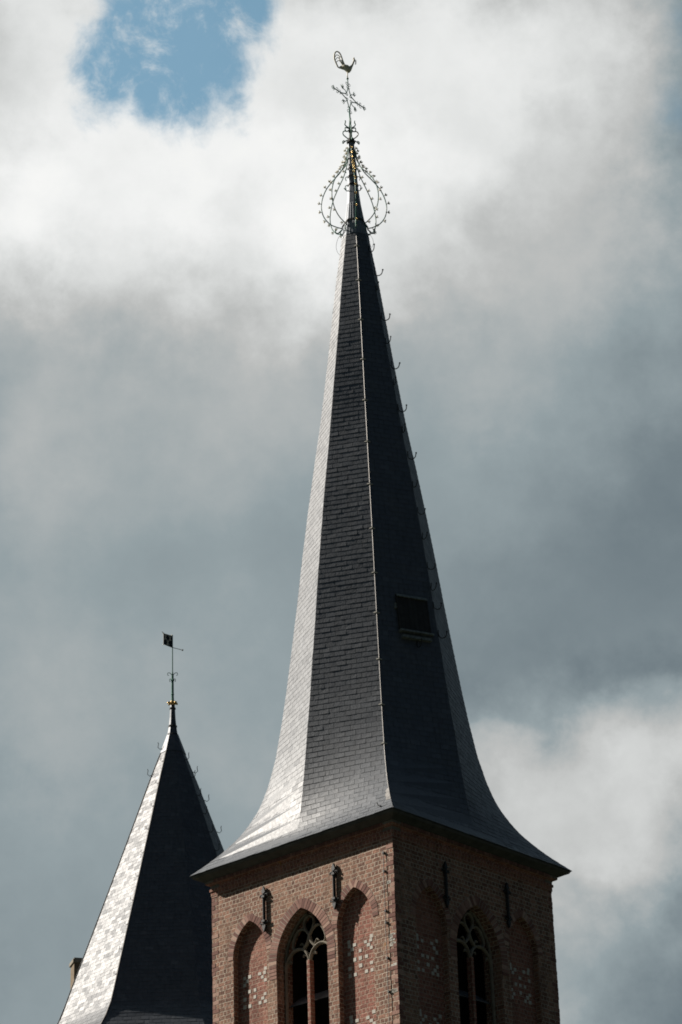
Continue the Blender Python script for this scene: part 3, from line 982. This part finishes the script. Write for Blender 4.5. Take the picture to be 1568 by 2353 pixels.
bmesh.ops.create_icosphere(bm, subdivisions=1, radius=0.016, matrix=Matrix.Translation((.062, 0, 0)))
budm = bpy.data.meshes.new('bud')
bm.to_mesh(budm)
bm.free()
budm.materials.append(M['dull_gold'])
for p in budm.polygons:
    p.use_smooth = True
budg = budm.copy()
budg.materials.clear()
budg.materials.append(M['gold'])
rib_c = catmull([(r, 0, z) for r, z in RIB], 5)
for k in range(8):
    th = 0.0575+k*PI/4        # angle from -Y towards +X
    dx, dy = math.sin(th), -math.cos(th)
    bm = bmesh.new()
    tube(bm, [cl_(p.x*dx, p.x*dy, p.z) for p in rib_c], 0.0155, 6)
    # curl at the foot
    cu = catmull([(.36, 0, 40.60), (.42, 0, 40.54), (.49, 0, 40.47), (.55, 0, 40.50), (.56, 0, 40.57), (.52, 0, 40.60)], 4)
    if k % 2 == 0:
        tube(bm, [cl_(p.x*dx, p.x*dy, p.z-.02) for p in cu], [0.018]*(len(cu)-4)+[.014, .012, .01, .008], 6)
    rib = link('rib', bm, 'green_iron', crown, smooth=True)
    tops = [(r, z) for r, z in RIB if z > 40.6]
    for z in BUDZ:
        r = interp([(zz_, rr_) for rr_, zz_ in RIB[4:]], z)[0]
        r2 = interp([(zz_, rr_) for rr_, zz_ in RIB[4:]], z+.05)[0]
        if z < 40.7:
            r = .47
        nx = Vector((0.05, (r-r2))) if True else None     # outward normal in (r, z)
        nx.normalize()
        o = bpy.data.objects.new('bud', budg if k == 0 else budm)
        COL.objects.link(o)
        o.parent = rib
        loc = cl_((r+.01)*dx, (r+.01)*dy, z)
        o.location = loc
        out = Vector((dx*nx.x, dy*nx.x, nx.y if z > 40.7 else -.8)).normalized()
        out = (out+Vector((random.uniform(-.2, .2), random.uniform(-.2, .2), .45))).normalized()
        o.rotation_mode = 'QUATERNION'
        o.rotation_quaternion = out.to_track_quat('X', 'Z')
# ring bands
def band(z, r, hgt, name='band'):
    bm = bmesh.new()
    n = 8
    a = [[bm.verts.new(cl_(rr*math.sin(.0575+j*PI/4), -rr*math.cos(.0575+j*PI/4), zz_)) for j in range(n)] for rr, zz_ in ((r, z-hgt/2), (r+.02, z-hgt/2), (r+.02, z+hgt/2), (r, z+hgt/2))]
    for i in range(4):
        for j in range(n):
            bm.faces.new((a[i][j], a[i][(j+1) % n], a[(i+1) % 4][(j+1) % n], a[(i+1) % 4][j]))
    return link(name, bm, 'iron', crown)
band(40.78, .292, .05)
for z, r in ((42.62, .115), (42.35, .125), (42.06, .14)):
    b_ = band(z, r, .055)
    for s in (-1, 1):
        bm = bmesh.new()
        tube(bm, [cl_(s*x, -.05, zz_) for x, zz_ in [(q_.x, q_.z) for q_ in catmull([(r*.8, 0, z-.03), (r+.05, 0, z-.02), (r+.085, 0, z-.08), (r+.06, 0, z-.15)], 4)]], 0.012, 6)
        link('scroll', bm, 'green_iron', b_)
for s in (-1, 1):
    bm = bmesh.new()
    tube(bm, catmull([cl_(s*.12, -.05, 41.88), cl_(s*.18, -.07, 41.84), cl_(s*.235, -.08, 41.90), cl_(s*.26, -.08, 41.93)], 4), 0.013, 6)
    link('cap_hook', bm, 'green_iron', crown)
# brackets on the ring
for k in range(8):
    bm = bmesh.new()
    th = .0575+k*PI/4
    c = cl_(.36*math.sin(th), -.36*math.cos(th), 40.66)
    tube(bm, [cl_(.29*math.sin(th), -.29*math.cos(th), 40.78), c, cl_(.36*math.sin(th), -.36*math.cos(th), 40.58)], 0.022, 6)
    link('bracket', bm, 'iron', crown)
# collars and scrollwork above the cap
bm = bmesh.new()
o3 = cl_(0, 0, 43.5)
lathe(bm, [(.10, 0), (.125, .02), (.13, .06), (.10, .08), (.105, .14), (.085, .17), (.045, .20), (.04, .38), (.06, .40), (.065, .46), (.05, .50), (.035, .56)], 10, (o3.x, o3.y, o3.z))
link('collar', bm, 'iron', crown, smooth=False)
for k in range(4):
    th = PI/2*k+R(90)+R(8)
    dx, dy = math.cos(th), math.sin(th)
    for pts, mt in (([(.07, 43.62), (.13, 43.60), (.19, 43.55), (.23, 43.50), (.24, 43.56), (.19, 43.60)], 'green_iron'),
                    ([(.07, 43.66), (.14, 43.72), (.21, 43.80), (.22, 43.88), (.17, 43.93), (.09, 43.92)], 'dull_gold' if k in (3,) else 'green_iron'),
                    ([(.04, 43.98), (.10, 43.92), (.15, 43.96), (.145, 44.05), (.08, 44.04), (.03, 44.02)], 'green_iron'),
                    ([(.03, 44.05), (.11, 44.10), (.155, 44.17), (.13, 44.24), (.14, 44.30)], 'green_iron')):
        bm = bmesh.new()
        tube(bm, catmull([cl_(r_*dx, r_*dy, z_) for r_, z_ in pts], 5), 0.0165, 6)
        link('scroll', bm, mt, crown, smooth=True)
# rod and flowered cross
bm = bmesh.new()
tube(bm, [cl_(0, 0, 43.9), cl_(0, 0, 44.75)], [.026, .022], 8)
tube(bm, [cl_(0, 0, 45.50), cl_(0, 0, 45.80)], [.018, .015], 8)
oo = cl_(0, 0, 45.77)
lathe(bm, [(.012, -.02), (.035, 0), (.035, .02), (.012, .04)], 10, (oo.x, oo.y, oo.z))
link('rod', bm, 'green_iron', crown, smooth=True)
ux, uy = .64, .77
def cp(s, z):
    return cl_(s*ux, s*uy, 45.10+z)
bm = bmesh.new()
fl = (Vector((-uy, ux, 0)), 0.9)
def cb(pts, r, sub=5):
    tube(bm, catmull([cp(a_, b_) for a_, b_ in pts], sub), r, 6)
for sx in (-1, 1):
    cb([(sx*.34, 0), (sx*.70, 0)], .017, 2)
    # trefoil tip
    cb([(sx*.66, 0), (sx*.72, .045), (sx*.76, 0), (sx*.72, -.045), (sx*.66, 0)], .009, 4)
    for sz in (-1, 1):
        cb([(sx*.64, 0), (sx*.66, sz*.06), (sx*.70, sz*.085)], .010, 3)
        cb([(sx*.50, 0), (sx*.47, sz*.05), (sx*.52, sz*.09), (sx*.56, sz*.06)], .009, 4)
        cb([(sx*.40, 0), (sx*.37, sz*.04), (sx*.41, sz*.075)], .009, 4)
        # quadrant curve
        cb([(sx*.38, 0), (sx*.27, sz*.03), (sx*.17, sz*.07), (sx*.115, sz*.10), (sx*.075, sz*.17), (sx*.035, sz*.28), (0, sz*.40)], .0145)
        cb([(sx*.17, sz*.07), (sx*.07, sz*.05), (sx*.045, sz*.08)], .010, 4)
        cb([(sx*.08, sz*.16), (sx*.05, sz*.08)], .008, 2)
        # tulip on its stalk
        cb([(sx*.10, sz*.13), (sx*.15, sz*.20), (sx*.20, sz*.20), (sx*.235, sz*.235)], .011, 4)
        for w_ in (-1, 0, 1):
            dxx, dzz = (.6, .8) if w_ == 0 else ((.35, .95) if w_ == 1 else (.85, .55))
            b0 = (sx*.235, sz*.235)
            e0 = (sx*(.235+.03*dxx-w_*.022), sz*(.235+.03*dzz+w_*.022))
            e1 = (sx*(.235+.12*dxx-w_*.01), sz*(.235+.12*dzz+w_*.01))
            cb([b0, e0, e1], [.012]*2+[.014]*2+[.005], 2) if False else tube(bm, [cp(*b0), cp(*e0), cp(*e1)], [.012, .015, .005], 6)
        cb([(sx*.22, sz*.22), (sx*.26, sz*.19), (sx*.29, sz*.21)], .008, 3)
for sz in (-1, 1):
    cb([(0, sz*.38), (0, sz*.52)], .017, 2)
    for sx in (-1, 1):
        cb([(0, sz*.42), (sx*.07, sz*.44), (sx*.10, sz*.49), (sx*.06, sz*.53), (sx*.035, sz*.50)], .008, 4)
        cb([(0, sz*.33), (sx*.06, sz*.34), (sx*.07, sz*.39)], .008, 4)
cross = link('flowered_cross', bm, 'green_iron', crown, smooth=True)

# ------------------------------------------------------------------ weathercock
cock = empty('weathercock', (TX-.105, TY, 45.79+H), 0)
tag(cock, 'gilded weathercock with a tall pierced tail standing on top of the cross', 'weathercock')
KX = .0
def ck(x, z, y=0.0):
    return Vector((x+KX, y, z-45.79))
bm = bmesh.new()
tube(bm, [ck(0, 45.79), ck(.004, 46.02)], [.014, .016], 8)
lathe(bm, [(.014, 0), (.03, .012), (.014, .03)], 10, (0, 0, 0))
link('spindle', bm, 'dull_gold', cock, smooth=True)
up_ = [(-.20, 46.235), (-.13, 46.27), (-.075, 46.265), (-.03, 46.225), (.03, 46.20), (.09, 46.215), (.13, 46.26), (.165, 46.34), (.185, 46.42), (.195, 46.48), (.207, 46.505)]
lo_ = [(-.245, 46.165), (-.17, 46.125), (-.09, 46.095), (-.035, 46.04), (.01, 45.99), (.07, 46.01), (.115, 46.07), (.155, 46.18), (.205, 46.31), (.235, 46.405), (.232, 46.46)]
hwd = [.012, .03, .055, .08, .095, .09, .075, .055, .04, .032, .018]
bm = bmesh.new()
rings = []
n = 12
for (a_, b_, hw_) in zip(up_, lo_, hwd):
    c = Vector(((a_[0]+b_[0])/2, 0, (a_[1]+b_[1])/2))
    v = Vector((a_[0]-b_[0], 0, a_[1]-b_[1]))/2
    rings.append([bm.verts.new(ck(c.x+v.x*math.cos(t), c.z+v.z*math.cos(t), hw_*math.sin(t))) for t in [2*PI*j/n for j in range(n)]])
for a_, b_ in zip(rings, rings[1:]):
    for j in range(n):
        bm.faces.new((a_[j], a_[(j+1) % n], b_[(j+1) % n], b_[j]))
bm.faces.new(rings[0])
bm.faces.new(rings[-1])
link('body', bm, 'dull_gold', cock, smooth=True)
bm = bmesh.new()
nY = Vector((0, 1, 0))
def cb2(pts, r, f=0.6, sub=4):
    c = catmull([ck(a_, b_) for a_, b_ in pts], sub)
    if isinstance(r, list):
        m_ = len(c)
        r = [r[0]+(r[1]-r[0])*i/(m_-1) for i in range(m_)]
    tube(bm, c, r, 8, flat=(nY, f))
cb2([(-.06, 46.25), (-.10, 46.36), (-.13, 46.46), (-.155, 46.56), (-.185, 46.66), (-.23, 46.735), (-.285, 46.762), (-.335, 46.72), (-.36, 46.63), (-.365, 46.53), (-.345, 46.44), (-.325, 46.37), (-.30, 46.30), (-.265, 46.21), (-.20, 46.16)], .022, .5)
cb2([(-.09, 46.22), (-.15, 46.33), (-.195, 46.42), (-.215, 46.51), (-.225, 46.62)], [.028, .010])
cb2([(-.07, 46.25), (-.115, 46.34), (-.14, 46.44)], .026)
for (x0, z0, x1, z1, x2, z2) in ((-.222, 46.60, -.29, 46.645, -.345, 46.56), (-.21, 46.50, -.275, 46.545, -.345, 46.45), (-.19, 46.405, -.255, 46.44, -.32, 46.35)):
    cb2([(x0, z0), (x1, z1), (x2, z2)], [.014, .011])
for (x0, z0, x1, z1) in ((-.215, 46.56, -.16, 46.60), (-.20, 46.45, -.13, 46.47)):
    cb2([(x0, z0), ((x0+x1)/2, (z0+z1)/2-.012), (x1, z1)], [.010, .008])
link('tail', bm, 'dull_gold', cock, smooth=True)
bm = bmesh.new()
tube(bm, [ck(.225, 46.435), ck(.285, 46.42)], [.02, .003], 6)
for x, z in ((.19, 46.50), (.205, 46.53), (.222, 46.515)):
    tube(bm, [ck(x*.97+.005, 46.465), ck(x, z+.005)], [.018, .009], 6, flat=(nY, .5))
tube(bm, [ck(.235, 46.40), ck(.262, 46.37), ck(.255, 46.30), ck(.243, 46.27)], [.012, .014, .016, .008], 6, flat=(nY, .5))
tube(bm, [ck(.245, 46.39), ck(.285, 46.375)], [.012, .004], 6)
link('comb_and_beak', bm, 'dull_gold', cock, smooth=True)
bm = bmesh.new()
for s in (-1, 1):
    tube(bm, [ck(-.16, 46.205, s*.05), ck(-.08, 46.20, s*.085), ck(.02, 46.15, s*.10), ck(.06, 46.12, s*.09)], [.012, .038, .045, .012], 8, flat=((0, 1, 0), .35))
link('wing', bm, 'dull_gold', cock, smooth=True)

# ------------------------------------------------------------------ second, smaller spire behind
UX, UY = -5.985, 84.0
spire2 = empty('church_spire', (UX, UY, 0), R(3.6))
tag(spire2, 'lower pointed slate spire behind the brick tower, one side bright in the sun', 'spire')
SP2 = [(33.72, .165), (33.1, .37), (32, .77), (30, 1.455), (28, 2.15), (26, 2.855), (24.6, 3.35), (24.0, 3.555), (23.6, 3.70), (23.3, 3.84), (22.9, 4.1), (22.4, 4.5), (21.8, 4.95)]
VA = [-76, -30.5, 14, 54, 100, 149, 194, 239]
VR = [1.0, 1.0, .93, 1.0, 1.10, 1.0, 1.0, 1.0]
def poly2(z):
    r = interp(SP2, z)[0]
    return [Vector((r*q_*math.sin(R(a_)), -r*q_*math.cos(R(a_)), z+H)) for a_, q_ in zip(VA, VR)]
zs2 = [21.8]
while zs2[-1] < 33.6:
    zs2.append(zs2[-1]+.14)
slate_roof('slate_roof', poly2, zs2, .27, 'slate_far', spire2, lift=0.008, jitter=0.0016)
bm = bmesh.new()
rings = []
for z, r in ((33.66, .185), (34.0, .135), (34.3, .105), (34.66, .088), (34.80, .075)):
    rings.append([bm.verts.new((r*math.sin(R(a_)), -r*math.cos(R(a_)), z+H)) for a_ in VA])
for a_, b_ in zip(rings, rings[1:]):
    for j in range(8):
        bm.faces.new((a_[j], a_[(j+1) % 8], b_[(j+1) % 8], b_[j]))
bm.faces.new(rings[-1])
link('lead_cap', bm, 'lead_dark', spire2)
for z, r in ((33.68, .20), (34.0, .155), (34.66, .11)):
    bm = bmesh.new()
    lathe(bm, [(r-.02, -.03), (r, -.02), (r, .03), (r-.02, .04)], 8, (0, 0, z+H))
    link('cap_band', bm, 'iron', spire2)
# skirt at the top of the slates
bm = bmesh.new()
rr0, rr1 = poly2(33.0), poly2(33.70)
f0 = [bm.verts.new(p*1.0+Vector((p.x, p.y, 0)).normalized()*.025) for p in rr0]
f1 = [bm.verts.new(p+Vector((p.x, p.y, 0)).normalized()*.02) for p in rr1]
for j in range(8):
    bm.faces.new((f0[j], f0[(j+1) % 8], f1[(j+1) % 8], f1[j]))
link('lead_skirt', bm, 'lead_dark', spire2)
# hip rolls with small hooks
def hip2(k, z, out=0.02):
    p = poly2(z)[k]
    v = Vector((p.x, p.y, 0)).normalized()
    return p+v*out
for kk in (1, 0):
    bm = bmesh.new()
    tube(bm, [hip2(kk, 22+i*.5, .012) for i in range(23)], .022, 6)
    link('hip_roll', bm, 'ridge_lead', spire2)
hm2 = bpy.data.meshes.new('roof_hook')
bm = bmesh.new()
tube(bm, [(0, 0, 0), (.10, 0, -.05), (.17, 0, .02), (.15, 0, .15), (.17, 0, .2)], .012, 5)
bm.to_mesh(hm2)
bm.free()
hm2.materials.append(M['iron'])
for k, zl in ((1, [32.6, 31.7, 30.8, 29.9, 29.0, 28.1, 27.2, 26.3, 25.4, 24.5]), (3, [32.7, 32.0, 31.3, 30.6, 29.9, 29.2, 28.5]), (4, [32.4, 31.4, 30.3, 29.2, 28.2]), (0, [33.2, 32.2])):
    for z in zl:
        o = bpy.data.objects.new('roof_hook', hm2)
        COL.objects.link(o)
        o.parent = spire2
        o.location = hip2(k, z, 0.0)
        a_ = {1: R(150), 3: R(-35), 4: R(0), 0: R(180)}[k]
        o.rotation_euler = (0, 0, a_)
        if k == 1:
            o.scale = (.8, .8, .45)
# square tower below it, out of the frame
bm = bmesh.new()
uvl = bm.loops.layers.uv.new('UVMap')
pp = [Vector((4.5*math.sin(R(a_)), -4.5*math.cos(R(a_)), 0)) for a_ in VA]
for j in range(8):
    a_, b_ = pp[j], pp[(j+1) % 8]
    L = (b_-a_).length
    f = quad(bm, a_, b_, b_+Vector((0, 0, 21.9+H)), a_+Vector((0, 0, 21.9+H)))
    for l, uv in zip(f.loops, [(0, 0), (L, 0), (L, 21.9+H), (0, 21.9+H)]):
        l[uvl].uv = uv
link('wall', bm, 'brick', spire2)
bm = bmesh.new()
ee = [bm.verts.new(p*.999) for p in poly2(21.79)]
ei = [bm.verts.new(Vector((p.x*.97, p.y*.97, 21.7+H))) for p in pp]
for j in range(8):
    bm.faces.new((ee[j], ee[(j+1) % 8], ei[(j+1) % 8], ei[j]))
link('eaves_soffit', bm, 'gutter', spire2)
# finial pole, gilded knob, scrolls
bm = bmesh.new()
tube(bm, [(0, 0, 34.8+H), (0, 0, 35.1+H), (0, 0, 35.9+H), (0, 0, 36.05+H), (0, 0, 37.42+H)], [.06, .045, .04, .018, .016], 8)
lathe(bm, [(.04, -.04), (.07, -.01), (.05, .03), (.04, .05)], 8, (0, 0, 35.72+H))
lathe(bm, [(.045, -.05), (.055, 0), (.04, .04)], 8, (0, 0, 35.2+H))
fin = link('finial_pole', bm, 'green_iron', spire2)
for s in (-1, 1):
    for zc, w_ in ((35.95, .17), (35.72, .10)):
        bm = bmesh.new()
        tube(bm, catmull([(s*.03, 0, zc+H-.04), (s*w_*.5, 0, zc+H+.04), (s*w_*.95, 0, zc+H+.04), (s*w_, 0, zc+H-.03), (s*w_*.75, 0, zc+H-.05)], 4), .011, 6)
        link('scroll', bm, 'green_iron', fin)
bm = bmesh.new()
lathe(bm, [(.05, -.09), (.085, -.06), (.10, 0), (.085, .05), (.05, .09)], 12, (0, 0, 34.86+H))
for j in range(6):
    a_ = j*PI/3+.35
    d = Vector((math.cos(a_), math.sin(a_), 0))
    c = Vector((0, 0, 34.85+H))
    tube(bm, [c+d*.07, c+d*.12+Vector((0, 0, .03)), c+d*.165+Vector((0, 0, .01)), c+d*.18-Vector((0, 0, .02))], [.035, .045, .035, .01], 6)
link('gilded_knob', bm, 'gold', spire2, smooth=True)

vane = empty('weather_flag', (UX-.005, UY, 36.9+H), math.atan2(.6, .8))
tag(vane, 'small black flag vane with three white figures on the lower spire', 'weather vane')
def fq(bm, pts, y, th):
    F = [bm.verts.new((x, y-th/2, z)) for x, z in pts]
    B = [bm.verts.new((x, y+th/2, z)) for x, z in pts]
    bm.faces.new(F)
    bm.faces.new(B[::-1])
    for j in range(len(F)):
        bm.faces.new((F[j], B[j], B[(j+1) % len(F)], F[(j+1) % len(F)]))
bm = bmesh.new()
fq(bm, [(-.37, .09), (0, .04), (0, .45), (-.06, .47), (-.37, .47)], 0, .02)
link('flag_plate', bm, 'flag', vane)
bm = bmesh.new()
fq(bm, [(-.38, .49), (-.43, .56), (-.33, .50), (-.02, .49), (-.04, .54), (.01, .47), (-.37, .467)], 0, .022)
fq(bm, [(-.37, .09), (-.41, .04), (-.34, .085)], 0, .022)
link('flag_edge', bm, 'dull_gold', vane)
for (x, z) in ((-.29, .37), (-.10, .37), (-.195, .19)):
    bm = bmesh.new()
    w_, h_ = .066, .088
    for yy in (-.013, .013):
        fq(bm, [(x-w_, z-h_), (x+w_, z-h_), (x+.022, z-.02), (x+.022, z+.02), (x+w_, z+h_), (x+w_*.3, z+h_*.8), (x-w_*.3, z+h_*.8), (x-w_, z+h_), (x-.022, z+.02), (x-.022, z-.02)], yy, .008)
    link('white_figure', bm, 'flag_white', vane)
bm = bmesh.new()
tube(bm, [(0, 0, .05), (.41, 0, .05)], .011, 6)
bmesh.ops.create_icosphere(bm, subdivisions=2, radius=.033, matrix=Matrix.Translation((.42, 0, .05)))
link('pointer', bm, 'wire', vane)

# ------------------------------------------------------------------ chimney far left behind the lower spire
chim = empty('chimney', (-9.86, 92.0, 0), R(18))
tag(chim, 'brown chimney with a stone cap peeping out behind the lower spire, far left', 'chimney')
bm = bmesh.new()
uvl = bm.loops.layers.uv.new('UVMap')
for k in range(4):
    rt = Matrix.Rotation(k*PI/2, 3, 'Z')
    f = quad(bm, rt @ Vector((-.30, -.30, 0)), rt @ Vector((.30, -.30, 0)), rt @ Vector((.30, -.30, 28.17+H)), rt @ Vector((-.30, -.30, 28.17+H)))
    for l, uv in zip(f.loops, [(0, 0), (.6, 0), (.6, 28.17+H), (0, 28.17+H)]):
        l[uvl].uv = uv
link('stack', bm, 'chimney_brick', chim)
bm = bmesh.new()
box(bm, (0, 0, 28.23+H), (.70, .70, .12))
box(bm, (0, 0, 28.32+H), (.60, .60, .06))
link('cap_stone', bm, 'sandstone', chim)
